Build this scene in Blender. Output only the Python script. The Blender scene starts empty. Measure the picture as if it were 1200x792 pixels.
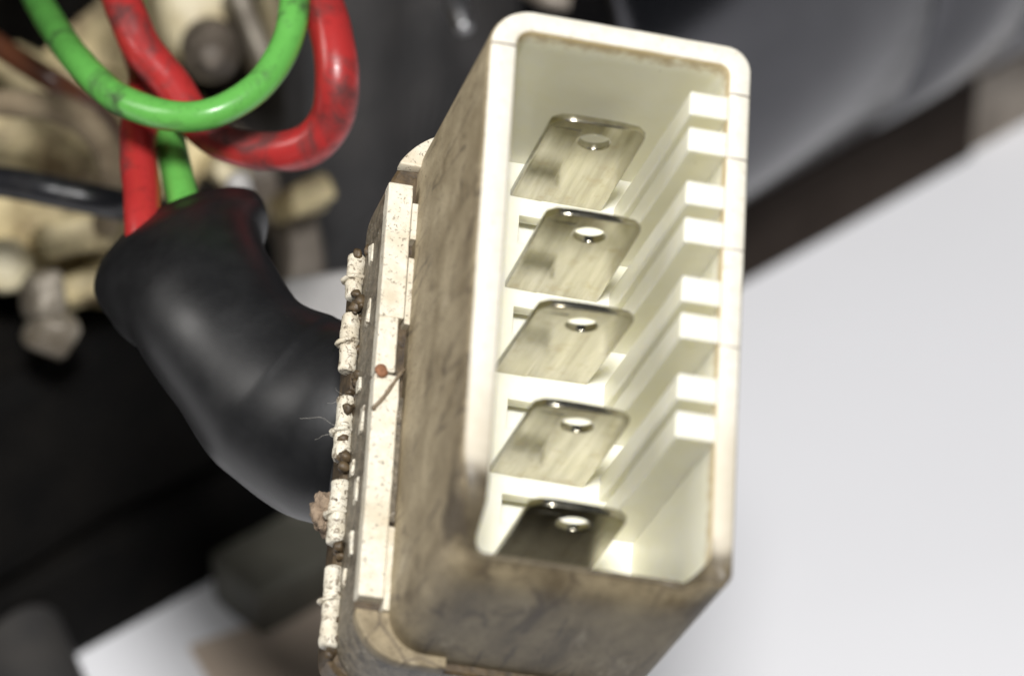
import bpy, bmesh, math, random
from mathutils import Vector, Matrix, noise

# ------------------------------------------------------------------ camera, world, lamp, exposure
scene = bpy.context.scene
col = scene.collection
MM = 0.001
F_PX, CX, CY = 4981.88, 600.0, 396.0            # lens of the photograph in its own pixels (1200 x 792)
PITCH = math.radians(40)
SP, CP = math.sin(PITCH), math.cos(PITCH)
CAM_H = 272.4                                    # lens above the tabletop, mm
CAM = Vector((0, 0, CAM_H))
AX, AY, AZ = Vector((1, 0, 0)), Vector((0, SP, CP)), Vector((0, -CP, SP))   # camera right, up, back
def cam2w(c): return CAM + AX*c[0] + AY*c[1] + AZ*c[2]                        # mm
def px(x, y, depth): return cam2w(((x-CX)/F_PX*depth, (CY-y)/F_PX*depth, -depth))
def px_table(x, y, h=0.0):
    yc = (CY-y)/F_PX
    return px(x, y, (CAM_H-h)/(SP-yc*CP))

cam_d = bpy.data.cameras.new('camera'); cam = bpy.data.objects.new('camera', cam_d); col.objects.link(cam)
cam.location = CAM*MM; cam.rotation_euler = (math.pi/2-PITCH, 0, 0)
cam_d.sensor_width = 36; cam_d.lens = F_PX/1200*36
cam_d.clip_start = 0.005; cam_d.clip_end = 20
cam_d.dof.use_dof = True; cam_d.dof.focus_distance = 0.2935; cam_d.dof.aperture_fstop = cam_d.lens/5.3
cam_d.dof.aperture_blades = 7
scene.camera = cam

world = bpy.data.worlds.new('World'); scene.world = world; world.use_nodes = True
bg = world.node_tree.nodes['Background']; bg.inputs[0].default_value = (0.86, 0.92, 1.0, 1); bg.inputs[1].default_value = 0.07

TARGET = px(640, 400, 280)
def lamp(name, d, dist, size, energy, color):
    d = (AX*d[0]+AY*d[1]+AZ*d[2]).normalized()
    la = bpy.data.lights.new(name, 'AREA'); la.shape = 'DISK'; la.size = size; la.energy = energy; la.color = color
    lo = bpy.data.objects.new(name, la); col.objects.link(lo)
    lo.location = (TARGET + d*dist)*MM; lo.rotation_euler = d.to_track_quat('Z', 'Y').to_euler()
lamp('flash_lamp', (0.03, 0.29, 0.955), 700, 0.13, 7.2, (1.0, 0.99, 0.98))
lamp('left_fill', (-0.86, 0.46, 0.34), 900, 0.40, 3.6, (1.0, 0.97, 0.93))  # unseen soft light added from the left to lift the shell's side

scene.view_settings.view_transform = 'Standard'; scene.view_settings.look = 'None'
scene.view_settings.gamma = 1; scene.view_settings.use_curve_mapping = False
scene.view_settings.exposure = 0.0

# ------------------------------------------------------------------ materials
def newmat(name):
    m = bpy.data.materials.new(name); m.use_nodes = True
    return m, m.node_tree.nodes, m.node_tree.links, m.node_tree.nodes['Principled BSDF']
def coords(N, L, scale=1000.0):
    t = N.new('ShaderNodeTexCoord'); mp = N.new('ShaderNodeMapping'); mp.inputs['Scale'].default_value = (scale,)*3
    L.new(t.outputs['Object'], mp.inputs['Vector']); return mp.outputs['Vector']
def nz(N, L, v, scale, detail=4, rough=0.6, dist=0.0):
    n = N.new('ShaderNodeTexNoise'); n.inputs['Scale'].default_value = scale; n.inputs['Detail'].default_value = detail
    n.inputs['Roughness'].default_value = rough; n.inputs['Distortion'].default_value = dist
    L.new(v, n.inputs['Vector']); return n.outputs['Fac']
def ramp(N, L, v, a, b, ca=(0, 0, 0, 1), cb=(1, 1, 1, 1)):
    r = N.new('ShaderNodeValToRGB'); r.color_ramp.elements[0].position = a; r.color_ramp.elements[1].position = b
    r.color_ramp.elements[0].color = ca; r.color_ramp.elements[1].color = cb
    L.new(v, r.inputs['Fac']); return r.outputs['Color']
def mix(N, L, fac, a, b):
    m = N.new('ShaderNodeMix'); m.data_type = 'RGBA'
    for s, v in ((m.inputs['Factor'], fac), (m.inputs['A'], a), (m.inputs['B'], b)):
        if isinstance(v, bpy.types.NodeSocket): L.new(v, s)
        else: s.default_value = v if not isinstance(v, tuple) else (*v, 1)[:4]
    return m.outputs['Result']
def math_(N, L, op, a, b=0.0, c=None, clamp=False):
    m = N.new('ShaderNodeMath'); m.operation = op; m.use_clamp = clamp
    for i, v in enumerate((a, b, c)):
        if v is None: continue
        if isinstance(v, bpy.types.NodeSocket): L.new(v, m.inputs[i])
        else: m.inputs[i].default_value = v
    return m.outputs[0]
def maprange(N, L, v, a, b, c=0.0, d=1.0):
    m = N.new('ShaderNodeMapRange'); m.interpolation_type = 'SMOOTHSTEP'
    L.new(v, m.inputs['Value'])
    for k, x in zip(('From Min', 'From Max', 'To Min', 'To Max'), (a, b, c, d)): m.inputs[k].default_value = x
    return m.outputs['Result']
def bump(N, L, B, h, strength, dist):
    b = N.new('ShaderNodeBump'); b.inputs['Strength'].default_value = strength; b.inputs['Distance'].default_value = dist
    L.new(h, b.inputs['Height']); L.new(b.outputs['Normal'], B.inputs['Normal'])

def simple(name, c1, c2, rough=0.5, metal=0.0, scale=0.6, a=0.35, b=0.65, bumpk=0.0, spec=0.5, bscale=None):
    m, N, L, B = newmat(name); v = coords(N, L)
    f = nz(N, L, v, scale, 5)
    L.new(mix(N, L, ramp(N, L, f, a, b), c1, c2), B.inputs['Base Color'])
    B.inputs['Roughness'].default_value = rough; B.inputs['Metallic'].default_value = metal
    B.inputs['Specular IOR Level'].default_value = spec
    if bumpk:
        bump(N, L, B, nz(N, L, v, bscale or scale*3, 4), bumpk, 0.0004)
    return m

CREAM = (0.80, 0.765, 0.655)
def plastic(name, kind):
    """old cream nylon: kind 'inner' clean, 'outer' caked in road dirt, 'edge' speckled white, 'side' dusty, 'rim'"""
    m, N, L, B = newmat(name); v = coords(N, L)
    sep = N.new('ShaderNodeSeparateXYZ'); L.new(v, sep.inputs[0]); X, Y, Z = sep.outputs
    n1 = nz(N, L, v, 0.22, 5, 0.6, 0.4); n2 = nz(N, L, v, 1.1, 6, 0.65); n3 = nz(N, L, v, 4.5, 4, 0.6)
    vs = N.new('ShaderNodeMapping'); vs.inputs['Scale'].default_value = (1.0, 1.0, 0.35); L.new(v, vs.inputs['Vector'])
    B.inputs['Roughness'].default_value = 0.5
    if kind == 'outer':
        sk = nz(N, L, vs.outputs[0], 0.38, 6, 0.6, 0.2)
        c = mix(N, L, ramp(N, L, n1, 0.30, 0.70), (0.22, 0.17, 0.095), (0.47, 0.39, 0.255))
        c = mix(N, L, math_(N, L, 'MULTIPLY', ramp(N, L, sk, 0.44, 0.72), 0.4), c, (0.12, 0.088, 0.046))
        # oily film on the underside, also darkened in place of shade, ragged up the wall
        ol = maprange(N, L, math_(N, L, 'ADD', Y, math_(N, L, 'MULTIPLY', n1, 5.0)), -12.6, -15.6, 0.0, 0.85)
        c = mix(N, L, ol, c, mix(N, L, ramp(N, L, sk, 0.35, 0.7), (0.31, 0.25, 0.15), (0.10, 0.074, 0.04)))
        bl = math_(N, L, 'MULTIPLY', ramp(N, L, nz(N, L, v, 0.30, 7, 0.62, 0.3), 0.58, 0.66), 0.6)
        c = mix(N, L, bl, c, (0.10, 0.072, 0.038))
        wp = math_(N, L, 'MULTIPLY', ramp(N, L, nz(N, L, vs.outputs[0], 0.33, 6, 0.65, 0.5), 0.60, 0.70), 0.5)
        c = mix(N, L, wp, c, (0.56, 0.48, 0.34))
        c = mix(N, L, ramp(N, L, n2, 0.56, 0.92), c, (0.20, 0.155, 0.095))
        c = mix(N, L, math_(N, L, 'MULTIPLY', ramp(N, L, n3, 0.58, 0.66), 0.75), c, (0.07, 0.05, 0.028))
        # black grease built up round the worn corner of the lip
        dy = math_(N, L, 'ABSOLUTE', math_(N, L, 'ADD', Y, 15.6)); dz = math_(N, L, 'ABSOLUTE', math_(N, L, 'ADD', Z, 2.6))
        dd = math_(N, L, 'ADD', math_(N, L, 'ADD', math_(N, L, 'MULTIPLY', dy, 0.8), dz), math_(N, L, 'MULTIPLY', math_(N, L, 'SUBTRACT', n2, 0.5), 6.0))
        gr = math_(N, L, 'MULTIPLY', maprange(N, L, dd, 1.0, 4.0, 0.85, 0.0), maprange(N, L, X, -5.0, -2.0, 1.0, 0.0))
        c = mix(N, L, gr, c, (0.045, 0.032, 0.018))
        # long dark scratches running back along the shell
        w = N.new('ShaderNodeMapping'); w.inputs['Scale'].default_value = (0.35, 0.35, 0.06); w.inputs['Rotation'].default_value = (0.35, 0.1, 0)
        L.new(v, w.inputs['Vector'])
        vo = N.new('ShaderNodeTexVoronoi'); vo.feature = 'DISTANCE_TO_EDGE'; vo.inputs['Scale'].default_value = 1.0
        wm = N.new('ShaderNodeMix'); wm.data_type = 'VECTOR'; wm.inputs['Factor'].default_value = 0.12
        nn = N.new('ShaderNodeTexNoise'); nn.inputs['Scale'].default_value = 0.6; L.new(v, nn.inputs['Vector'])
        L.new(w.outputs[0], wm.inputs['A']); L.new(nn.outputs['Color'], wm.inputs['B']); L.new(wm.outputs['Result'], vo.inputs['Vector'])
        ln = ramp(N, L, vo.outputs['Distance'], 0.0, 0.045, (1, 1, 1, 1), (0, 0, 0, 1))
        ln = math_(N, L, 'MULTIPLY', ln, ramp(N, L, nz(N, L, v, 0.3, 2), 0.45, 0.6)); ln = math_(N, L, 'MULTIPLY', ln, 0.8)
        c = mix(N, L, ln, c, (0.07, 0.05, 0.032))
        B.inputs['Roughness'].default_value = 0.62
        bump(N, L, B, n2, 0.35, 0.0002)
    elif kind == 'rim':
        c = mix(N, L, ramp(N, L, n2, 0.35, 0.75), (0.79, 0.755, 0.66), (0.71, 0.66, 0.54))
        sp = ramp(N, L, nz(N, L, v, 2.2, 6, 0.75), 0.60, 0.67)
        c = mix(N, L, math_(N, L, 'MULTIPLY', sp, 0.7), c, (0.28, 0.19, 0.10))
        # brown grime on the low end of the rim, with a ragged border
        yy = math_(N, L, 'ADD', Y, math_(N, L, 'MULTIPLY', n1, 6.0))
        ly = maprange(N, L, yy, -2.0, -8.5, 0.0, 0.7)
        c = mix(N, L, ly, c, (0.55, 0.48, 0.36))
        xr = maprange(N, L, X, 6.6, 7.6, 0.0, 3.6)      # the grime starts lower on the far wall
        low = maprange(N, L, math_(N, L, 'ADD', yy, xr), -11.4, -8.6, 1.0, 0.0)
        c = mix(N, L, low, c, mix(N, L, ramp(N, L, n2, 0.35, 0.7), (0.15, 0.12, 0.072), (0.06, 0.045, 0.027)))
        # hairline mould seams across the rim
        for y0, hw in ((16.15, 0.045), (15.35, 0.04), (10.7, 0.035), (4.2, 0.03), (-2.6, 0.03)):
            d = math_(N, L, 'ABSOLUTE', math_(N, L, 'SUBTRACT', math_(N, L, 'ADD', Y, math_(N, L, 'MULTIPLY', n2, 0.15)), y0 + 0.07))
            s = maprange(N, L, d, hw*0.8, hw*2.4, 0.9, 0.0)
            if y0 not in (16.15,): s = math_(N, L, 'MULTIPLY', s, maprange(N, L, X, 0, 1, 0, 1))
            else: s = math_(N, L, 'MULTIPLY', s, maprange(N, L, X, 0, 1, 1, 0))
            c = mix(N, L, s, c, (0.10, 0.07, 0.05))
        bump(N, L, B, n2, 0.15, 0.0001)
    elif kind in ('edge', 'tab'):
        c = mix(N, L, ramp(N, L, n2, 0.3, 0.7), (0.74, 0.70, 0.59), (0.62, 0.56, 0.43))
        st = ramp(N, L, n1, 0.50, 0.66); c = mix(N, L, math_(N, L, 'MULTIPLY', st, 0.45), c, (0.42, 0.33, 0.2))
        sp = ramp(N, L, nz(N, L, v, 3.6, 5, 0.72, 0.6), 0.585, 0.64)
        c = mix(N, L, math_(N, L, 'MULTIPLY', sp, 0.9), c, (0.085, 0.055, 0.03))
        if kind == 'tab':
            c = mix(N, L, math_(N, L, 'MULTIPLY', ramp(N, L, nz(N, L, v, 1.4, 6, 0.75, 1.0), 0.52, 0.60), 0.85), c, (0.11, 0.075, 0.042))
        else:
            c = mix(N, L, math_(N, L, 'MULTIPLY', ramp(N, L, nz(N, L, v, 0.9, 6, 0.75, 1.2), 0.60, 0.66), 0.8), c, (0.16, 0.11, 0.06))
        bump(N, L, B, nz(N, L, v, 3.0, 5), 0.3, 0.0001)
    elif kind == 'side':
        c = mix(N, L, ramp(N, L, n2, 0.3, 0.66), (0.035, 0.028, 0.019), (0.24, 0.20, 0.14))
        c = mix(N, L, math_(N, L, 'MULTIPLY', ramp(N, L, n3, 0.62, 0.72), 0.8), c, (0.72, 0.68, 0.6))  # pale flecks paint glints into the dusty colour
        B.inputs['Roughness'].default_value = 0.42
        bump(N, L, B, n3, 0.8, 0.0003)
    elif kind == 'recess':
        c = mix(N, L, ramp(N, L, n2, 0.3, 0.7), (0.022, 0.015, 0.009), (0.12, 0.08, 0.038))
        bump(N, L, B, n2, 0.5, 0.0002)
    else:                                           # inner
        c = mix(N, L, ramp(N, L, n1, 0.35, 0.7), (0.91, 0.89, 0.755), (0.88, 0.85, 0.665))
        sp = ramp(N, L, nz(N, L, v, 1.3, 5, 0.7), 0.66, 0.74)
        dirt_top = maprange(N, L, Z, -4.5, -0.5, 0.0, 1.0)
        c = mix(N, L, math_(N, L, 'MULTIPLY', sp, dirt_top), c, (0.22, 0.17, 0.08))
        tz = math_(N, L, 'ADD', Z, math_(N, L, 'MULTIPLY', n2, 3.0))
        if kind == 'inner': c = mix(N, L, maprange(N, L, tz, -0.3, 1.2, 0.0, 0.85), c, (0.45, 0.34, 0.17))
        if kind == 'inner':                             # dark tone painted low down so the lowest blade reflects darker
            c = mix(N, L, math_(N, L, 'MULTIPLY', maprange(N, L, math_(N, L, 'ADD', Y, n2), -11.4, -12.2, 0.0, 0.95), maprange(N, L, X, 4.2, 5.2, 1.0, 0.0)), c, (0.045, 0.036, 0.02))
        B.inputs['Roughness'].default_value = 0.38
        B.inputs['Subsurface Weight'].default_value = 0.4; B.inputs['Subsurface Radius'].default_value = (1.0, 0.95, 0.55)
        B.inputs['Subsurface Scale'].default_value = 0.0022
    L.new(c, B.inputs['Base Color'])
    return m

M_TAB = plastic('grimy_tab_nylon', 'tab')
M_RIB = plastic('clean_nylon', 'rib')
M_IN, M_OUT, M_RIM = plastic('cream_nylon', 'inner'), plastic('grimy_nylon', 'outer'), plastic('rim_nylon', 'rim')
M_EDGE, M_SIDE, M_REC = plastic('speckled_nylon', 'edge'), plastic('dusty_nylon', 'side'), plastic('dirt_filled_nylon', 'recess')

def wire_mat(name, c, dirt, lo=0.56, hi=0.70, rough=0.28, dscale=0.22):
    m, N, L, B = newmat(name); v = coords(N, L)
    f = ramp(N, L, nz(N, L, v, dscale, 6, 0.65, 0.5), lo, hi)
    f2 = math_(N, L, 'MULTIPLY', ramp(N, L, nz(N, L, v, 1.5, 5), 0.52, 0.75), 0.45)
    cc = mix(N, L, f2, c, tuple(x*0.5 for x in c)); cc = mix(N, L, math_(N, L, 'MULTIPLY', f, 0.8), cc, dirt)
    L.new(cc, B.inputs['Base Color']); B.inputs['Roughness'].default_value = rough
    L.new(math_(N, L, 'ADD', math_(N, L, 'MULTIPLY', f, 0.35), rough), B.inputs['Roughness'])
    bump(N, L, B, nz(N, L, v, 0.9, 4), 0.12, 0.0002)
    return m
M_GREEN = wire_mat('green_insulation', (0.12, 0.40, 0.075), (0.03, 0.035, 0.02), 0.53, 0.68)
M_RED = wire_mat('red_insulation', (0.38, 0.026, 0.025), (0.035, 0.02, 0.018), 0.50, 0.66, 0.30)
M_BLACKW = wire_mat('black_insulation', (0.012, 0.012, 0.014), (0.05, 0.045, 0.04), rough=0.3)
M_BROWN = wire_mat('brown_insulation', (0.10, 0.036, 0.018), (0.05, 0.035, 0.03), rough=0.3)
M_BEIGE = simple('beige_cloth_hose', (0.30, 0.235, 0.15), (0.17, 0.125, 0.075), 0.8, scale=0.5, bumpk=0.6)

def blade_mat():
    m, N, L, B = newmat('tinned_brass'); v = coords(N, L)
    oi = N.new('ShaderNodeObjectInfo'); va = N.new('ShaderNodeVectorMath'); va.operation = 'ADD'; L.new(v, va.inputs[0])
    L.new(math_(N, L, 'MULTIPLY', oi.outputs['Random'], 60.0), va.inputs[1]); v = va.outputs[0]
    st = N.new('ShaderNodeMapping'); st.inputs['Scale'].default_value = (1.4, 1.0, 0.12); L.new(v, st.inputs['Vector'])
    f = nz(N, L, st.outputs[0], 1.0, 4); g = nz(N, L, v, 0.8, 4)
    c = mix(N, L, ramp(N, L, f, 0.3, 0.7), (0.56, 0.535, 0.445), (0.36, 0.335, 0.26))
    c = mix(N, L, math_(N, L, 'MULTIPLY', ramp(N, L, g, 0.55, 0.72), 0.5), c, (0.36, 0.30, 0.19))
    L.new(c, B.inputs['Base Color']); B.inputs['Metallic'].default_value = 1.0
    L.new(math_(N, L, 'ADD', math_(N, L, 'MULTIPLY', g, 0.22), 0.08), B.inputs['Roughness'])
    bump(N, L, B, f, 0.15, 0.0001)
    return m
M_BLADE = blade_mat()

def sleeve_mat():
    m, N, L, B = newmat('black_rubber'); v = coords(N, L)
    n = nz(N, L, v, 0.35, 5); d = nz(N, L, v, 0.8, 7, 0.72)
    c = mix(N, L, ramp(N, L, n, 0.35, 0.7), (0.006, 0.006, 0.0065), (0.011, 0.011, 0.0115))
    c = mix(N, L, math_(N, L, 'MULTIPLY', ramp(N, L, d, 0.68, 0.76), 0.4), c, (0.12, 0.11, 0.10))
    L.new(c, B.inputs['Base Color']); B.inputs['Specular IOR Level'].default_value = 0.5
    L.new(math_(N, L, 'ADD', math_(N, L, 'MULTIPLY', n, 0.15), 0.33), B.inputs['Roughness'])
    bump(N, L, B, nz(N, L, v, 0.5, 3), 0.05, 0.0003)
    return m
M_SLEEVE = sleeve_mat()
M_CREAMCAST = simple('oxidised_cream_casting', (0.66, 0.55, 0.31), (0.11, 0.068, 0.024), 0.55, scale=0.17, a=0.42, b=0.64, bumpk=0.6, bscale=0.6)
M_PALE = simple('pale_casting', (0.66, 0.59, 0.40), (0.44, 0.36, 0.21), 0.5, scale=0.15, bumpk=0.3)
M_GREYBR = simple('grey_brown_steel', (0.30, 0.26, 0.215), (0.14, 0.115, 0.09), 0.5, metal=0.3, scale=0.2, bumpk=0.4)
M_LEVER = simple('dull_grey_zinc', (0.30, 0.265, 0.21), (0.10, 0.08, 0.055), 0.5, metal=0.2, scale=0.25, bumpk=0.4)
M_NUT = simple('greasy_shade_steel', (0.17, 0.14, 0.11), (0.05, 0.04, 0.03), 0.55, scale=0.3, bumpk=0.5)
M_STEEL = simple('bright_steel', (0.62, 0.62, 0.63), (0.42, 0.41, 0.41), 0.32, metal=1.0, scale=0.3)
M_GREYP = simple('light_grey_metal', (0.56, 0.54, 0.52), (0.42, 0.40, 0.38), 0.5, metal=0.0, scale=0.12)
M_DARK = simple('oily_black_casting', (0.013, 0.012, 0.011), (0.04, 0.035, 0.031), 0.6, scale=0.1, bumpk=1.0, bscale=0.35, spec=0.35)
M_CHAR = simple('charcoal_casting', (0.022, 0.021, 0.021), (0.045, 0.041, 0.039), 0.6, scale=0.09, bumpk=0.8, bscale=0.3)
M_SHADE = simple('shade_black_metal', (0.003, 0.003, 0.003), (0.008, 0.007, 0.006), 0.8, scale=0.08, bumpk=0.5, spec=0.08)  # near black: the engine's shade is put into this colour
M_GLOSS = simple('dark_polished_metal', (0.085, 0.085, 0.092), (0.11, 0.11, 0.118), 0.2, metal=1.0, scale=0.05, bumpk=0.05, bscale=0.1, spec=0.6)
M_BAND = simple('brown_black_gasket', (0.026, 0.019, 0.015), (0.042, 0.032, 0.026), 0.85, scale=0.06, spec=0.1)
M_HOSE = simple('dark_grey_hose', (0.035, 0.034, 0.034), (0.06, 0.055, 0.05), 0.6, scale=0.1)
M_GRNGREY = simple('olive_grey_metal', (0.07, 0.067, 0.054), (0.13, 0.125, 0.10), 0.5, scale=0.12)
M_TAN = simple('tan_sheet', (0.56, 0.46, 0.37), (0.50, 0.40, 0.31), 0.8, scale=0.05)
M_TABLE = simple('white_laminate', (0.87, 0.87, 0.895), (0.845, 0.845, 0.865), 0.45, scale=0.012, bumpk=0.03, bscale=0.2)
M_TWIG = simple('dry_stalk', (0.22, 0.17, 0.11), (0.13, 0.095, 0.06), 0.7, scale=2)
M_ORANGE = simple('rust_crumb', (0.38, 0.17, 0.085), (0.22, 0.10, 0.05), 0.7, scale=2, bumpk=0.6)
M_CLAY = simple('dried_mud', (0.40, 0.30, 0.21), (0.25, 0.18, 0.12), 0.85, scale=1.2, bumpk=1.0)
M_FIBRE = simple('grey_lint', (0.55, 0.53, 0.48), (0.4, 0.37, 0.32), 0.8, scale=2)

# ------------------------------------------------------------------ mesh helpers (all lengths in mm)
def link(name, me, mat, parent=None, smooth=False):
    o = bpy.data.objects.new(name, me); col.objects.link(o)
    for m in (mat if isinstance(mat, (list, tuple)) else [mat]):
        if m and m.name not in [x.name for x in me.materials if x]: me.materials.append(m)
    if parent: o.parent = parent
    if smooth:
        for p in me.polygons: p.use_smooth = True
    return o
def from_bm(name, bm, mat, parent=None, smooth=False):
    bmesh.ops.recalc_face_normals(bm, faces=bm.faces)
    bmesh.ops.scale(bm, vec=(MM,)*3, verts=bm.verts)
    me = bpy.data.meshes.new(name); bm.to_mesh(me); bm.free()
    return link(name, me, mat, parent, smooth)
def tag(o, label, cat, group=None, kind=None):
    if label: o['label'] = label
    if cat: o['category'] = cat
    if group: o['group'] = group
    if kind: o['kind'] = kind
    return o
def box_bm(lo, hi, bev=0.0, segs=2, rough=0.0, seed=0):
    bm = bmesh.new(); bmesh.ops.create_cube(bm, size=1.0)
    for v in bm.verts:
        v.co = Vector([(lo[i]+hi[i])/2 + v.co[i]*(hi[i]-lo[i]) for i in range(3)])
    if bev: bmesh.ops.bevel(bm, geom=bm.edges[:], offset=bev, segments=segs, profile=0.6, affect='EDGES')
    return bm
def roughen(bm, amp, scale, cuts=0, seed=0.0):
    if cuts: bmesh.ops.subdivide_edges(bm, edges=bm.edges[:], cuts=cuts, use_grid_fill=True)
    for v in bm.verts:
        n = noise.noise_vector(v.co*scale + Vector((seed, seed*1.7, -seed)))
        v.co += n*amp
def obox(center, size, axes, bev=0.4, rough=0.0, cuts=0, seed=0.0, segs=2):
    """a rounded box set along the axes given, in world mm"""
    bm = box_bm([-s/2 for s in size], [s/2 for s in size], bev, segs)
    if rough: roughen(bm, rough, 0.25, cuts, seed)
    M = Matrix((axes[0], axes[1], axes[2])).transposed()
    for v in bm.verts: v.co = center + M @ v.co
    return bm
def spline(pts, n=10):
    pts = [Vector(p) for p in pts]; out = []
    P = [pts[0]*2-pts[1]] + pts + [pts[-1]*2-pts[-2]]
    for i in range(1, len(P)-2):
        a, b, c, d = P[i-1], P[i], P[i+1], P[i+2]
        for k in range(n):
            t = k/n
            out.append(0.5*((2*b)+(c-a)*t+(2*a-5*b+4*c-d)*t*t+(3*b-a-3*c+d)*t**3))
    out.append(pts[-1]); return out
def lerp_list(vals, m):
    out = []
    for i in range(m):
        t = i/(m-1)*(len(vals)-1); k = min(int(t), len(vals)-2); u = t-k; u = u*u*(3-2*u)
        out.append(vals[k]*(1-u)+vals[k+1]*u)
    return out
def tube_bm(pts, radii, seg=20, n=10, squash=None, up=None, cap=True, lumps=0.0, lscale=0.3, seed=0.0):
    path = spline(pts, n); m = len(path)
    R = lerp_list(list(radii) if isinstance(radii, (list, tuple)) else [radii, radii], m)
    S = lerp_list(squash, m) if squash else [1.0]*m
    bm = bmesh.new(); rings = []
    T = [(path[min(i+1, m-1)]-path[max(i-1, 0)]).normalized() for i in range(m)]
    u = (up or (AZ if abs(T[0].dot(AZ)) < 0.9 else AY)).copy()
    for i in range(m):
        u = (u - T[i]*u.dot(T[i])).normalized(); w = T[i].cross(u)
        ring = []
        for k in range(seg):
            a = 2*math.pi*k/seg
            p = path[i] + w*math.cos(a)*R[i] + u*math.sin(a)*R[i]*S[i]
            if lumps: p += (p-path[i]).normalized()*noise.noise(p*lscale+Vector((seed, 0, 0)))*lumps
            ring.append(bm.verts.new(p))
        rings.append(ring)
    for a, b in zip(rings, rings[1:]):
        for k in range(seg): bm.faces.new((a[k], a[(k+1) % seg], b[(k+1) % seg], b[k]))
    if cap: bm.faces.new(rings[0][::-1]); bm.faces.new(rings[-1])
    return bm
def disc_bm(center, axis, r, h, seg=40, bev=0.6, hexn=None, dish=0.0):
    """a turned knob or bolt head with a rounded edge, its face along axis"""
    seg = hexn or seg
    ax = axis.normalized(); u = ax.orthogonal().normalized(); w = ax.cross(u)
    prof = [(r*0.96, -h), (r, -h+0.1), (r, -bev), (r-bev*0.3, -bev*0.3), (r-bev, 0), (r*0.55, bev*0.25), (r*0.2, bev*0.32)]
    bm = bmesh.new(); rings = []
    for rr, z in prof:
        rings.append([bm.verts.new(center+ax*z+(u*math.cos(2*math.pi*k/seg)+w*math.sin(2*math.pi*k/seg))*rr) for k in range(seg)])
    for a, b in zip(rings, rings[1:]):
        for k in range(seg): bm.faces.new((a[k], a[(k+1) % seg], b[(k+1) % seg], b[k]))
    bm.faces.new(rings[0][::-1]); bm.faces.new(rings[-1])
    return bm
def curve_plate(name, outlines, half, bev, mat, parent, fn=None, res=2):
    """flat plate with holes: 2-D outlines extruded +-half, edges bevelled; fn maps (x, y, z)"""
    cu = bpy.data.curves.new(name, 'CURVE'); cu.dimensions = '2D'; cu.fill_mode = 'BOTH'
    cu.extrude = (half-bev); cu.bevel_depth = bev; cu.bevel_resolution = res
    for pts in outlines:
        s = cu.splines.new('POLY'); s.points.add(len(pts)-1); s.use_cyclic_u = True
        for p, q in zip(s.points, pts): p.co = (q[0], q[1], 0, 1)
    tmp = bpy.data.objects.new('tmp', cu); me = bpy.data.meshes.new_from_object(tmp)
    bpy.data.objects.remove(tmp); bpy.data.curves.remove(cu)
    bm = bmesh.new(); bm.from_mesh(me); bpy.data.meshes.remove(me)
    bmesh.ops.remove_doubles(bm, verts=bm.verts, dist=1e-5)
    if fn:
        for v in bm.verts: v.co = Vector(fn(*v.co))
    return from_bm(name, bm, mat, parent)
def rrect(x0, x1, y0, y1, radii, ks=8, ms=12):
    """rounded rectangle, counter-clockwise from the right wall; radii = (tr, tl, bl, br)"""
    tr, tl, bl, br = radii; P = []
    def side(a, b):
        for i in range(ms): P.append((a[0]+(b[0]-a[0])*(i+0.5)/ms, a[1]+(b[1]-a[1])*(i+0.5)/ms))
    def arc(cx, cy, r, a0):
        for i in range(ks+1):
            a = a0+math.pi/2*i/ks; P.append((cx+r*math.cos(a), cy+r*math.sin(a)))
    side((x1, y0+br), (x1, y1-tr)); arc(x1-tr, y1-tr, tr, 0)
    side((x1-tr, y1), (x0+tl, y1)); arc(x0+tl, y1-tl, tl, math.pi/2)
    side((x0, y1-tl), (x0, y0+bl)); arc(x0+bl, y0+bl, bl, math.pi)
    side((x0+bl, y0), (x1-br, y0)); arc(x1-br, y0+br, br, 1.5*math.pi)
    return P
def loft(loops, mats=None, close=False, cap0=False, cap1=False):
    bm = bmesh.new(); R = [[bm.verts.new(p) for p in lp] for lp in loops]; n = len(R[0])
    for i, (a, b) in enumerate(zip(R, R[1:])):
        for k in range(n):
            f = bm.faces.new((a[k], a[(k+1) % n], b[(k+1) % n], b[k])); f.material_index = mats[i] if mats else 0
    if cap0: bm.faces.new(R[0][::-1])
    if cap1: bm.faces.new(R[-1])
    return bm

# ------------------------------------------------------------------ the tabletop and the machine standing on it
bm = box_bm((-700, 165, -18), (700, 900, 0), 1.0, 1)
tag(from_bm('tabletop', bm, M_TABLE), 'smooth white tabletop under the machine', None, kind='structure')

A, Bp = px_table(80, 772), px_table(1200, 150)
E1 = (Bp-A).normalized(); N1 = Vector((E1.y, -E1.x, 0)); UP = Vector((0, 0, 1))     # along the foot of the machine, out of it, up
if N1.y > 0: N1 = -N1
def mach(e, n, z): return A + E1*e + N1*n + UP*z
def e_of(x, y):                                      # where along the foot a pixel's ray meets the front plane n = 0
    d = px(x, y, 1.0)-CAM; t = (A-CAM).dot(N1)/d.dot(N1); p = CAM+d*t
    return (p-A).dot(E1), p.z
AXM = (E1, N1, UP)

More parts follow.
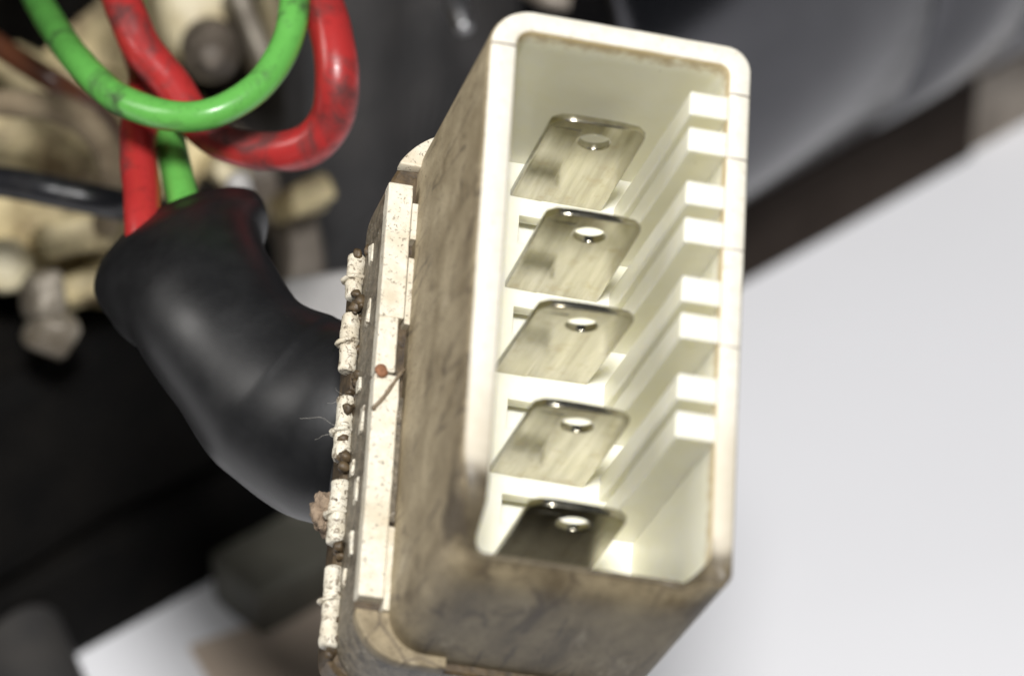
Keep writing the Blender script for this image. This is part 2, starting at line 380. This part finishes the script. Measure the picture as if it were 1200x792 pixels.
engine = bpy.data.objects.new('engine', None); col.objects.link(engine); engine.location = mach(60, -30, 0)*MM
tag(engine, 'greasy black engine with cream castings standing on the white table', 'engine')
def epart(name, bm, mat, smooth=False):
    o = from_bm(name, bm, mat, None, smooth)
    o.parent = engine; o.matrix_parent_inverse = Matrix.Translation(-engine.location)
    return o
def profile_bm(prof, e0, e1, ne=24, amp=0.0, sc=0.08, seed=0.0):
    """a profile in (n, z) drawn out along the machine's foot"""
    bm = bmesh.new(); rings = []
    for i in range(ne+1):
        e = e0+(e1-e0)*i/ne; ring = []
        for n, z in prof:
            p = mach(e, n, z)
            if amp: p += N1*noise.noise(p*sc+Vector((seed, 0, 0)))*amp
            ring.append(bm.verts.new(p))
        rings.append(ring)
    k = len(prof)
    for a, b in zip(rings, rings[1:]):
        for j in range(k): bm.faces.new((a[j], a[(j+1) % k], b[(j+1) % k], b[j]))
    bm.faces.new(rings[0][::-1]); bm.faces.new(rings[-1])
    return bm
# foot plate: the dark brown band along the table
ef = e_of(1142, 160)[0]
epart('foot_plate', profile_bm([(0, 0), (0, 10.2), (-0.8, 11), (-70, 11), (-70, 0)], 36, ef-0.2, 24, 0.5, 0.03), M_BAND)
epart('foot_plate', profile_bm([(0, 0), (0, 10.0), (-0.8, 10.7), (-70, 10.7), (-70, 0)], -70, 35.8, 24, 0.5, 0.03), M_SHADE)  # left stretch of the plate blackened in place of shade
epart('foot_plate', profile_bm([(-0.5, 0), (-0.5, 9.6), (-1.2, 10.2), (-60, 10.2), (-60, 0)], ef, 260, 20, 0.6, 0.03, 3), M_GREYBR)
# round enamelled cover lying on the foot plate
def cyl_prof(cn, cz, r, k=72): return [(cn+r*math.cos(2*math.pi*i/k), cz+r*math.sin(2*math.pi*i/k)) for i in range(k)]
es, _ = e_of(640, 150)
def cover(e0, e1, r, cn, cz, name='round_cover'):
    bm = bmesh.new(); rings = []; k = 72
    for de, dr in ((0, -3), (0.6, -1.2), (2.0, 0), ((e1-e0)/2, 0.25), (e1-e0-2.0, 0), (e1-e0-0.6, -1.2), (e1-e0, -3)):
        rings.append([bm.verts.new(mach(e0+de, cn+(r+dr)*math.cos(2*math.pi*i/k), cz+(r+dr)*math.sin(2*math.pi*i/k))) for i in range(k)])
    for a, b in zip(rings, rings[1:]):
        for j in range(k): bm.faces.new((a[j], a[(j+1) % k], b[(j+1) % k], b[j]))
    bm.faces.new(rings[0][::-1]); bm.faces.new(rings[-1])
    return epart(name, bm, M_GLOSS, True)
ea, _ = e_of(985, 165); eb, _ = e_of(1112, 110)
for a_, b_ in ((es, ea-0.5), (ea-1.2, eb-0.3), (eb-1.0, eb+90)): cover(a_, b_, 36.0, -22.5, 39.6)
# rough charcoal crankcase behind the connector
bm = box_bm((0, 0, 0), (1, 1, 1))
e0, _ = e_of(372, 150); e1 = es+2
def case(e0, e1, n0, n1, z0, z1, mat, amp, name, cuts=14, bev=4):
    b = box_bm((e0, n0, z0), (e1, n1, z1), bev, 3)
    bmesh.ops.subdivide_edges(b, edges=[e for e in b.edges if e.calc_length() > 6], cuts=cuts, use_grid_fill=True)
    for v in b.verts:
        p = mach(*v.co); v.co = p + N1*noise.noise(p*0.12)*amp + UP*noise.noise(p*0.1+Vector((9, 0, 0)))*amp*0.6
    return epart(name, b, mat)
case(e0, e1, -60, -4, 10, 150, M_CHAR, 2.6, 'crankcase')
case(-70, e0-1, -70, -24, 10.5, 150, M_SHADE, 2.0, 'rear_case')  # black stands for shade here and on the part below
zl = e_of(150, 405)[1]
case(-70, e0-1, -60, -1.5, 10.6, zl, M_SHADE, 1.2, 'sump')

# ------------------------------------------------------------------ cream castings and fittings on the left
def dirs(ang, tilt=0.0):
    """box axes: turned by ang in the picture plane of the machine's front, tilted a little"""
    a = math.radians(ang); r = (AX*math.cos(a)+AY*math.sin(a)); u = (-AX*math.sin(a)+AY*math.cos(a))
    q = Matrix.Rotation(math.radians(tilt), 3, u)
    return (q@r, u, q@AZ)
def ppx(n, d): return n*d/F_PX                      # pixels to mm at a depth
def pbox(name, x, y, w, h, d, thick, ang, mat, bev=1.0, rough=0.0, tilt=12, cuts=3, back=True):
    d += 6
    c = px(x, y, d) - AZ*(thick/2)
    b = obox(c, (ppx(w, d), ppx(h, d), thick), dirs(ang, tilt), bev, rough, cuts, x*0.01, 3)
    return epart(name, b, mat, True)
# body of the cream casting with its ledges
pbox('cream_casting', 30, 200, 320, 280, 366, 26, -12, M_CREAMCAST, 3.0, 1.3, 18, 6)
pbox('casting_lug', 205, 15, 105, 100, 366, 24, 14, M_PALE, 2.4, 0.6)
pbox('casting_web', 60, 10, 190, 150, 376, 20, -20, M_CREAMCAST, 2.0, 1.0)
pbox('casting_ledge', 72, 280, 96, 46, 356, 16, 14, M_CREAMCAST, 1.2, 0.5)
pbox('casting_ledge', 92, 336, 78, 36, 357, 14, 16, M_CREAMCAST, 1.0, 0.4)
pbox('casting_wall', 262, 210, 210, 130, 378, 20, 4, M_NUT, 3.0, 1.4, 10, 5)  # dark material stands for the shade in the gap behind the wires
pbox('casting_rib', 352, 232, 62, 34, 366, 9, 22, M_CREAMCAST, 0.9, 0.5)
pbox('casting_rib', 262, 200, 50, 26, 364, 9, -24, M_PALE, 0.8, 0.5)
pbox('casting_rib', 345, 290, 44, 92, 372, 9, 4, M_GREYBR, 0.9, 0.5)
pbox('steel_bar', 292, 40, 26, 120, 360, 6, 22, M_LEVER, 0.8, 0.1)
pbox('steel_bar', 316, 22, 26, 70, 358, 7, 16, M_PALE, 1.2, 0.2)
epart('round_boss', disc_bm(px(8, 310, 364), (AZ+AX*0.15).normalized(), ppx(32, 364), 16, 48, 0.9), M_PALE, False)
epart('rounded_nut', disc_bm(px(248, 66, 366), (AZ-AY*0.2+AX*0.1).normalized(), ppx(35, 366), 14, 40, 2.2), M_NUT, True)
epart('round_stud', disc_bm(px(279, 214, 352), (AZ+AY*0.2).normalized(), ppx(15, 352), 12, 24, 0.5), M_GREYP, True)
# pinched grey lever end under the ledge
pbox('lever_end', 46, 346, 46, 52, 352, 8, 8, M_LEVER, 1.2, 0.7, 14, 4)
pbox('lever_end', 57, 390, 56, 46, 353, 7, -24, M_LEVER, 1.4, 0.8, 14, 4)
pbox('grey_plate', 392, 352, 118, 66, 352, 3, 8, M_GREYP, 0.5, 0.0, 10)
epart('highlight_pin', tube_bm([px(526, -14, 372), px(536, 12, 370), px(545, 36, 369)], [0.75, 0.95, 0.7], 16, 6), M_STEEL, True)  # added pins standing in for highlights on the dark case
epart('highlight_pin', tube_bm([px(606, -20, 378), px(640, -2, 376), px(668, 4, 376)], [0.8, 0.9, 0.7], 16, 6), M_GREYBR, True)

# cables fixed along the machine
def cable(name, pts, r, mat, label, cat, group=None, seg=24, **k):
    o = from_bm(name, tube_bm([px(*p) for p in pts], [ppx(q, 1.0)*1.0 for q in [0]] and r, seg, 12, **k), mat, None, True)
    return tag(o, label, cat, group)
cable('brown_wire', [(-70, 0, 366), (-20, 42, 360), (40, 82, 356), (88, 112, 357), (130, 150, 364), (150, 190, 372)], [1.0, 1.0], M_BROWN,
      'glossy brown wire running down across the cream casting', 'wire')
cable('beige_hose', [(-60, 128, 358), (0, 122, 355), (62, 126, 352), (108, 150, 351), (132, 192, 352), (136, 236, 356), (120, 268, 364)], [1.15, 1.25, 1.15], M_BEIGE,
      'dusty beige hose arching over the cream casting', 'hose', lumps=0.25, lscale=0.5)
cable('black_wire', [(-80, 206, 346), (0, 213, 345), (62, 224, 344), (130, 238, 345), (190, 250, 352), (230, 262, 364)], [1.3, 1.3], M_BLACKW,
      'thick glossy black wire lying across the cream casting', 'wire')

# small things standing on the table in front of the foot plate
q = px_table(330, 722); axb = (E1, N1, UP)
o = from_bm('metal_block', obox(q+E1*3.0+N1*-2.2+UP*3.0, (13, 7.5, 5.9), axb, 0.7, 0.25, 3, 2.0), M_GRNGREY, None, False)
tag(o, 'small olive grey metal block on the table beside the foot of the engine', 'block')
q = px_table(372, 775)
o = from_bm('tan_patch', obox(q+UP*0.35, (20, 13, 0.6), (Vector((0.9, 0.43, 0)).normalized(), Vector((-0.43, 0.9, 0)).normalized(), UP), 0.15), M_TAN)  # thin tan patch laid flat on the white table
tag(o, 'flat tan patch on the table under the metal block', 'card')
p0, p1, p2 = px_table(-60, 560, 4.5), px_table(-8, 690, 4.5), px_table(62, 860, 4.5)
o = from_bm('dark_hose', tube_bm([p0, p1, p2, px_table(100, 960, 4.5)], [4.6, 4.6], 32, 12), M_HOSE, None, True)
tag(o, 'fat dark grey hose lying on the table past the foot of the engine', 'hose')

# ------------------------------------------------------------------ the plug connector
RC = Matrix(((0.96656249, 0.0560386, 0.25023315), (-0.15269225, 0.90974771, 0.3860624), (-0.20601464, -0.4113621, 0.88788467)))
TC = Vector((6.20218207, 3.05351738, -268.78669214))
C2W = Matrix((AX, AY, AZ)).transposed()
plug = bpy.data.objects.new('plug_connector', None); col.objects.link(plug)
plug.matrix_world = Matrix.Translation(cam2w(TC)*MM) @ (C2W @ RC).to_4x4()
tag(plug, 'grimy cream plastic plug connector with five flat metal blades in its open end', 'connector')
CON = plug.matrix_world.copy()
def cw(x, y, z): return (CON @ (Vector((x, y, z))*MM))/MM        # connector frame (mm) to world (mm)

# shell: open box with a rounded rim, its near-lower lip set back
OUT = rrect(-8.83, 8.83, -18.93, 18.93, (1.7, 2.9, 2.6, 1.2))
INN = rrect(-6.95, 7.30, -17.45, 17.38, (0.7, 1.0, 0.8, 0.7))
def inset(P, Q, t): return [(p[0]+(q[0]-p[0])*t, p[1]+(q[1]-p[1])*t) for p, q in zip(P, Q)]
def sm(a, b, x):
    t = max(0, min(1, (x-a)/(b-a))); return t*t*(3-2*t)
def zf(x, y):
    lowered = sm(-14.6, -17.8, y)*1.0
    return -3.7*lowered*(1-sm(6.6, 7.5, x)) + 0.05*noise.noise(Vector((x*0.8, y*0.8, 0)))
def lip(t):                                          # the worn lower lip rolls over towards the opening
    out = []
    for p, q in zip(OUT, INN):
        k = t*sm(-13.6, -17.6, p[1])*(1-sm(6.6, 8.2, p[0])); out.append((p[0]+(q[0]-p[0])*k, p[1]+(q[1]-p[1])*k))
    return out
def at(P, dz): return [(x, y, zf(x, y)+dz) for x, y in P]
loops = [[(x, y, -20.3) for x, y in OUT]] + [[(x, y, zf(x, y)*max(0, 1-d/8)-0.35-d) for x, y in lip(t)] for d, t in ((12, 0), (6, 0.0), (3, 0.12), (1.5, 0.30), (0.6, 0.5), (0, 0.68))] + \
        [at(inset(lip(0.74), INN, 0.07), -0.10), at(inset(lip(0.78), INN, 0.20), 0), at(inset(lip(0.8), INN, 0.82), 0), at(inset(lip(0.8), INN, 0.95), -0.10)] + \
        [[(x, y, zf(x, y)*max(0, 1-d/8)-0.35-d) for x, y in INN] for d in (0, 2, 6, 12)] + [[(x, y, -20.3) for x, y in INN]]
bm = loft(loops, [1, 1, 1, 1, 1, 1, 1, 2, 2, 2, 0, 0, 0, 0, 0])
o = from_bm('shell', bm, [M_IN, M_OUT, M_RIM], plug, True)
# floor plate with a rectangular pocket beside each blade, and the wall behind the pockets
Y1, PITCHB, X0 = 15.28, 6.845, -2.68
holes = []
for i in range(1, 5):
    yb = Y1-i*PITCHB
    holes.append([(-1.9, yb+2.9), (0.9, yb+2.9), (0.9, yb+5.1), (-1.9, yb+5.1)])
o = curve_plate('floor_plate', [[(-7.1, -17.6), (7.45, -17.6), (7.45, 17.5), (-7.1, 17.5)]]+holes, 0.6, 0.06, M_IN, plug, lambda x, y, z: (x, y, -19.25+z))
o = from_bm('back_wall', box_bm((-7.3, -17.6, -21.6), (7.5, 17.5, -20.9), 0.05, 1), M_IN, plug)
# keying ribs down the far wall, in pairs
for ya, yb in ((13.51, 15.19), (10.87, 12.59), (7.08, 8.72), (4.36, 6.11), (0.18, 1.96), (-2.37, -0.6), (-6.59, -4.84), (-9.2, -7.41)):
    from_bm('keying_rib', box_bm((4.78, ya, -18.75), (7.6, yb, -0.22), 0.16, 2), M_RIB, plug)
# the five blades
def blade_outline():
    w = 3.15; P = [(-w, -21.0), (w, -21.0), (w, -8.0), (w-0.04, -7.45), (w-0.52, -6.88)]
    P += [(x, -6.72+0.06*(1-abs(x)/2.2)) for x in (1.6, 0.5, -0.5, -1.6)]
    P += [(-w+0.52, -6.88), (-w+0.04, -7.45), (-w, -8.0)]
    return P
HOLE = [(0.15+1.15*math.cos(2*math.pi*k/28), -9.05+1.15*math.sin(2*math.pi*k/28)) for k in range(28)]
b0 = curve_plate('terminal_blade', [blade_outline(), HOLE], 0.27, 0.10, M_BLADE, plug, lambda x, y, z: (x, z, y), 3)
leaf_me = None
random.seed(4)
for i in range(5):
    b = b0 if i == 0 else b0.copy()
    if i: col.objects.link(b); b.parent = plug
    b.location = Vector((X0+3.15, Y1-i*PITCHB, 0))*MM
    b.rotation_euler = (math.radians(random.uniform(-1.2, 1.2)), math.radians(random.uniform(-0.8, 0.8)), math.radians(random.uniform(-2, 2)))
    if leaf_me is None:                              # folded half of the sheet, standing a hair proud on the underside
        lf = box_bm((-3.02, -0.325, -20.8), (-1.02, -0.22, -7.75), 0.04, 2)
        for v in lf.verts:
            if v.co.x < -2.5: v.co.y += 0.05
        leaf = from_bm('folded_leaf', lf, M_BLADE, b); leaf_me = leaf.data
    else:
        leaf = bpy.data.objects.new('folded_leaf', leaf_me); col.objects.link(leaf); leaf.parent = b

# collar round the back of the shell: dirt-filled front, raised strips, rounded end caps
CO = rrect(-10.95, 8.9, -19.6, 19.3, (6.0, 6.0, 3.6, 3.6), 16, 8)
CI = rrect(-7.6, 7.8, -17.9, 17.8, (0.8, 0.8, 0.8, 0.8), 16, 8)
bm = loft([[(x, y, -26.0) for x, y in CO], [(x, y, -20.35) for x, y in CO], [(x*0.985, y*0.99, -20.15) for x, y in CO],
           [(x, y, -20.15) for x, y in CI], [(x, y, -23.5) for x, y in CI]], [0, 1, 1, 2], cap0=True, cap1=True)
o = from_bm('collar', bm, [M_SIDE, M_REC, M_IN], plug)
for s in (-1,):                                     # the far side of the collar is smooth
    for up in (1, -1):
        cy = 19.27 if up > 0 else -19.57; y_in = 16.25 if up > 0 else -16.5
        r = 5.97 if up > 0 else 3.57; P = []
        for i in range(25):
            a = math.pi/2*i/24
            q_ = (s*(10.92-r+r*math.cos(a)), (cy-up*r)+up*r*math.sin(a))
            if (q_[1]-y_in)*up > 0.02: P.append(q_)
        P += [(s*4.9, cy), (s*4.9, y_in), (P[0][0], y_in)]
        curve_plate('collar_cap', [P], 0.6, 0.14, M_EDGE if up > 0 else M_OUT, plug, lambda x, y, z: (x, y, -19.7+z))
    def strip(xa, xb, ya, yb, z1, name, mat=M_EDGE, bev=0.14):
        b = box_bm((min(s*xa, s*xb), ya, -20.4), (max(s*xa, s*xb), yb, z1), bev, 3)
        bmesh.ops.subdivide_edges(b, edges=[e for e in b.edges if e.calc_length() > 5], cuts=30, use_grid_fill=True)
        for v in b.verts: v.co += noise.noise_vector(v.co*0.9)*0.05
        return from_bm(name, b, mat, plug, False)
    strip(9.28, 10.98, 4.6, 14.55, -18.98, 'raised_strip')
    strip(9.62, 10.98, 0.55, 4.6, -18.98, 'raised_strip')
    strip(9.25, 10.98, -15.5, 0.35, -18.98, 'raised_strip')
    strip(8.80, 9.22, 10.6, 13.3, -19.15, 'inner_lip', bev=0.05)
    strip(8.80, 9.22, 4.3, 9.2, -19.15, 'inner_lip', bev=0.05)
    strip(8.80, 9.22, -9.9, -1.0, -19.5, 'inner_lip', M_SIDE, bev=0.05)
    strip(8.80, 9.22, -16.2, -10.4, -19.15, 'inner_lip', bev=0.05)
    # added pale pegs standing in for glints on the dusty side
    for yt, hh, zz in ((11.0, 1.5, -23.4), (6.4, 1.9, -22.8), (-1.8, 2.0, -22.2), (-6.9, 1.8, -22.4), (-10.6, 1.7, -22.6), (1.4, 1.0, -24.0), (-4.6, 1.1, -24.2), (-12.6, 1.3, -24.1)):
        b = box_bm((min(s*10.8, s*11.12), yt-hh/2, zz-0.45), (max(s*10.8, s*11.12), yt+hh/2, zz+0.45), 0.12, 2)
        for v in b.verts: v.co += noise.noise_vector(v.co*2.0)*0.16
        from_bm('glint_peg', b, M_TAB, plug)
# back cover with rounded hinge tabs, each with a moulded ring
CB = rrect(-11.45, 8.6, -19.2, 12.3, (1.2, 1.2, 2.5, 2.5), 8, 8)
bm = loft([[(x*0.96, y*0.96, -29.6) for x, y in CB], [(x, y, -28.8) for x, y in CB], [(x, y, -26.3) for x, y in CB], [(x*0.985, y*0.985, -25.95) for x, y in CB]], cap0=True, cap1=True)
from_bm('back_cover', bm, M_REC, plug)
for s in (-1,):                                     # the far side of the collar is smooth
    for ya, yb, yr in ((8.75, 12.0, 10.2), (3.1, 7.45, 5.3), (-3.35, 1.35, -1.2), (-9.5, -4.9, -7.3), (-16.9, -11.15, -13.6)):
        bm = bmesh.new(); rings = []; k = 28; cx, cz = s*11.5+0.12*math.sin(yr*3.1), -26.0+0.15*math.sin(yr*1.7)
        for y, rr in ((ya, 0.42), (ya+0.06, 0.56), (ya+0.2, 0.62), ((2*ya+yb)/3, 0.63), ((ya+2*yb)/3, 0.62), (yb-0.2, 0.62), (yb-0.06, 0.57), (yb, 0.44)):
            rings.append([bm.verts.new((cx+rr*math.cos(2*math.pi*i/k), y, cz+rr*1.1*math.sin(2*math.pi*i/k))) for i in range(k)])
        for a, b in zip(rings, rings[1:]):
            for j in range(k): bm.faces.new((a[j], a[(j+1) % k], b[(j+1) % k], b[j]))
        bm.faces.new(rings[0][::-1]); bm.faces.new(rings[-1])
        bmesh.ops.subdivide_edges(bm, edges=[e for e in bm.edges if abs(e.verts[0].co.y-e.verts[1].co.y) > 0.5], cuts=9)
        for v in bm.verts: v.co += noise.noise_vector(v.co*1.3)*0.10 + noise.noise_vector(v.co*4.0)*0.035
        t = from_bm('hinge_tab', bm, M_TAB, plug, True)
        bm = bmesh.new(); rings = []
        for j in range(24):
            a = 2*math.pi*j/24; rings.append([])
            for i in range(10):
                q = 2*math.pi*i/10; rr = 0.68+0.17*math.cos(q)
                rings[-1].append(bm.verts.new((cx+s*0.12+rr*math.cos(a), yr+0.17*math.sin(q)+0.12*math.cos(a), cz+rr*1.08*math.sin(a))))
        for j in range(24):
            A_, B_ = rings[j], rings[(j+1) % 24]
            for i in range(10): bm.faces.new((A_[i], A_[(i+1) % 10], B_[(i+1) % 10], B_[i]))
        for v in bm.verts: v.co += noise.noise_vector(v.co*2.5)*0.09
        from_bm('moulded_ring', bm, M_TAB, t, True)

gm = bmesh.new(); random.seed(3)
for yg in [8.1, 2.2, -4.1, -10.3, -17.4, 7.9, 2.5, -4.3, -10.1, -17.0, 12.4, 9.0, -3.2] + [random.uniform(-17, 12) for _ in range(26)]:
    t_ = bmesh.new(); bmesh.ops.create_icosphere(t_, subdivisions=2, radius=random.uniform(0.18, 0.5))
    c_ = Vector((-11.1+random.uniform(-0.45, 0.35), yg+random.uniform(-0.3, 0.3), -25.7+random.uniform(-0.3, 0.5)))
    for v in t_.verts: v.co = c_ + v.co*(1+0.6*noise.noise((v.co+c_)*3.0))
    me_ = bpy.data.meshes.new('g'); t_.to_mesh(me_); t_.free(); gm.from_mesh(me_); bpy.data.meshes.remove(me_)
o = from_bm('caked_grime', gm, M_REC, plug, True); o['kind'] = 'stuff'

# ------------------------------------------------------------------ rubber sleeve and the wires coming out of it
SL = [cw(0.5, -1.0, -26.5), cw(-1.5, -1.6, -33.5), px(452, 506, 301), px(388, 494, 302), px(328, 462, 303), px(276, 412, 304), px(238, 354, 307), px(216, 320, 311), px(205, 297, 315)]
bm = bmesh.new()
path = spline(SL, 10); m = len(path)
Rr = lerp_list([6.6, 6.9, 7.2, 7.3, 6.7, 5.7, 5.8, 6.4, 6.7], m); Sq = lerp_list([0.9, 0.9, 0.9, 0.9, 0.88, 0.85, 0.8, 0.7, 0.6], m)
T = [(path[min(i+1, m-1)]-path[max(i-1, 0)]).normalized() for i in range(m)]
rings = []; seg = 64
rows = [(i, 0.0) for i in range(m)] + [(m-1, 0.35), (m-1, 0.9), (m-6, 0.95), (m-14, 0.95)]
fr = []
for i in range(m):
    u = (AZ-T[i]*AZ.dot(T[i])).normalized(); fr.append((u, T[i].cross(u)))
for idx, (i, th) in enumerate(rows):
    uu, w = fr[i]; ring = []
    for k in range(seg):
        a = 2*math.pi*k/seg
        r = Rr[i]-th + 1.0*sm(m-13, m-6, i)*max(0, math.cos(a))**2
        d = w*math.cos(a)*r + uu*math.sin(a)*(Rr[i]*Sq[i]-th)
        p = path[i]+d
        g = sm(m-26, m-1, i)
        p += T[i]*(-2.0*math.sin(a)*g*0.35)
        # a soft fold near the mouth, and gentle dents
        p += d.normalized()*(noise.noise(p*0.06)*0.25 + noise.noise(p*0.3)*0.05)
        ring.append(bm.verts.new(p))
    rings.append(ring)
for a, b in zip(rings, rings[1:]):
    for k in range(seg): bm.faces.new((a[k], a[(k+1) % seg], b[(k+1) % seg], b[k]))
bm.faces.new(rings[0][::-1])
o = from_bm('cable_sleeve', bm, M_SLEEVE, None, True)
tag(o, 'wide black rubber sleeve bending out of the back of the connector', 'sleeve')

def wire(name, pts, r, mat, label):
    o = from_bm(name, tube_bm([px(*p) for p in pts], r, 28, 14, lumps=0.05, lscale=0.4), mat, None, True)
    return tag(o, label, 'wire')
wire('red_wire', [(150, -330, 372), (128, -150, 345), (128, -60, 328), (143, 0, 322), (166, 55, 320), (202, 100, 319), (228, 140, 318), (262, 168, 317), (310, 178, 316),
                  (358, 172, 315), (388, 140, 314), (395, 90, 313), (388, 40, 314), (374, -10, 317), (352, -90, 326), (330, -200, 350), (320, -330, 374)],
     [1.35, 1.4, 1.45, 1.5, 1.5, 1.45, 1.4, 1.35, 1.45, 1.6, 1.65, 1.65, 1.6, 1.6, 1.5, 1.4, 1.4], M_RED, 'thick red wire in a wide U bend behind the green wire')
wire('green_wire', [(-40, -260, 372), (10, -90, 352), (40, -10, 338), (62, 30, 328), (92, 72, 318), (135, 113, 313), (190, 134, 310), (245, 134, 309), (300, 104, 310), (334, 55, 312), (345, 5, 314), (342, -60, 320), (320, -180, 345), (300, -310, 374)],
     [1.15, 1.15, 1.15], M_GREEN, 'bright green wire hanging in a loop in front of the red wire')
wire('red_wire', [(172, 330, 311), (168, 270, 312.5), (166, 225, 315), (162, 180, 318), (165, 135, 322), (172, 90, 328), (158, 40, 334), (140, -30, 344), (135, -160, 362), (135, -300, 376)],
     [1.42, 1.42], M_RED, 'short straight length of red wire going down into the black sleeve')
wire('green_wire', [(236, 330, 311), (222, 270, 313), (212, 225, 316), (202, 180, 320), (192, 135, 325), (178, 92, 330), (160, 40, 336), (150, -30, 345), (145, -160, 362), (145, -300, 376)],
     [1.2, 1.2], M_GREEN, 'short length of green wire going down into the black sleeve')

# ------------------------------------------------------------------ crumbs, stalk and lint caught on the connector
bm = bmesh.new(); bmesh.ops.create_icosphere(bm, subdivisions=3, radius=0.44)
c = cw(-10.62, 0.42, -18.72)
for v in bm.verts: v.co = c + v.co*(1+0.35*noise.noise(v.co*2.2))
tag(from_bm('rust_crumb', bm, M_ORANGE, None, True), 'tiny orange rust crumb stuck on the raised strip of the connector', 'crumb')
tag(from_bm('dry_stalk', tube_bm([cw(-11.0, -2.4, -18.85), cw(-10.4, -1.6, -18.72), cw(-9.9, -0.7, -18.70), cw(-9.4, 0.25, -18.78), cw(-8.95, 0.95, -18.95)], [0.14, 0.13, 0.11, 0.08], 10, 6, lumps=0.05, lscale=3), M_TWIG, None, True),
    'thin dry stalk lying across the raised strip below the orange crumb', 'stalk')
bm = bmesh.new(); bmesh.ops.create_icosphere(bm, subdivisions=4, radius=1.0)
c = cw(-11.9, -6.7, -27.6)
for v in bm.verts: v.co = c + Vector((v.co.x*0.95, v.co.y*1.3, v.co.z*1.5))*(1+0.5*noise.noise(v.co*1.6)+0.2*noise.noise(v.co*5))
tag(from_bm('mud_lump', bm, M_CLAY, None, True), 'lump of dried brown mud wedged between the connector and the black sleeve', 'mud')
random.seed(11)
bm = bmesh.new()
def fibre(p, length, r=0.007):
    d = Vector((random.uniform(-1, 0.2), random.uniform(-1, 1), random.uniform(-0.6, 0.6))).normalized(); pts = [Vector(p)]
    for i in range(4):
        d = (d+Vector([random.uniform(-0.7, 0.7) for _ in range(3)])).normalized(); pts.append(pts[-1]+d*length/4)
    t = tube_bm([cw(*q) for q in pts], [r, r], 5, 4, cap=True)
    me = bpy.data.meshes.new('f'); t.to_mesh(me); t.free(); bm.from_mesh(me); bpy.data.meshes.remove(me)
for i in range(5):
    y = random.choice([random.uniform(-17, 12), random.uniform(-2, 4), random.uniform(2, 9)])
    fibre((-11.9+random.uniform(-0.2, 0.9), y, -25.9+random.uniform(-0.6, 0.5)), random.uniform(0.8, 4.0))
o = from_bm('lint', bm, M_FIBRE); tag(o, 'fine grey lint caught along the hinge tabs', 'lint', kind='stuff')
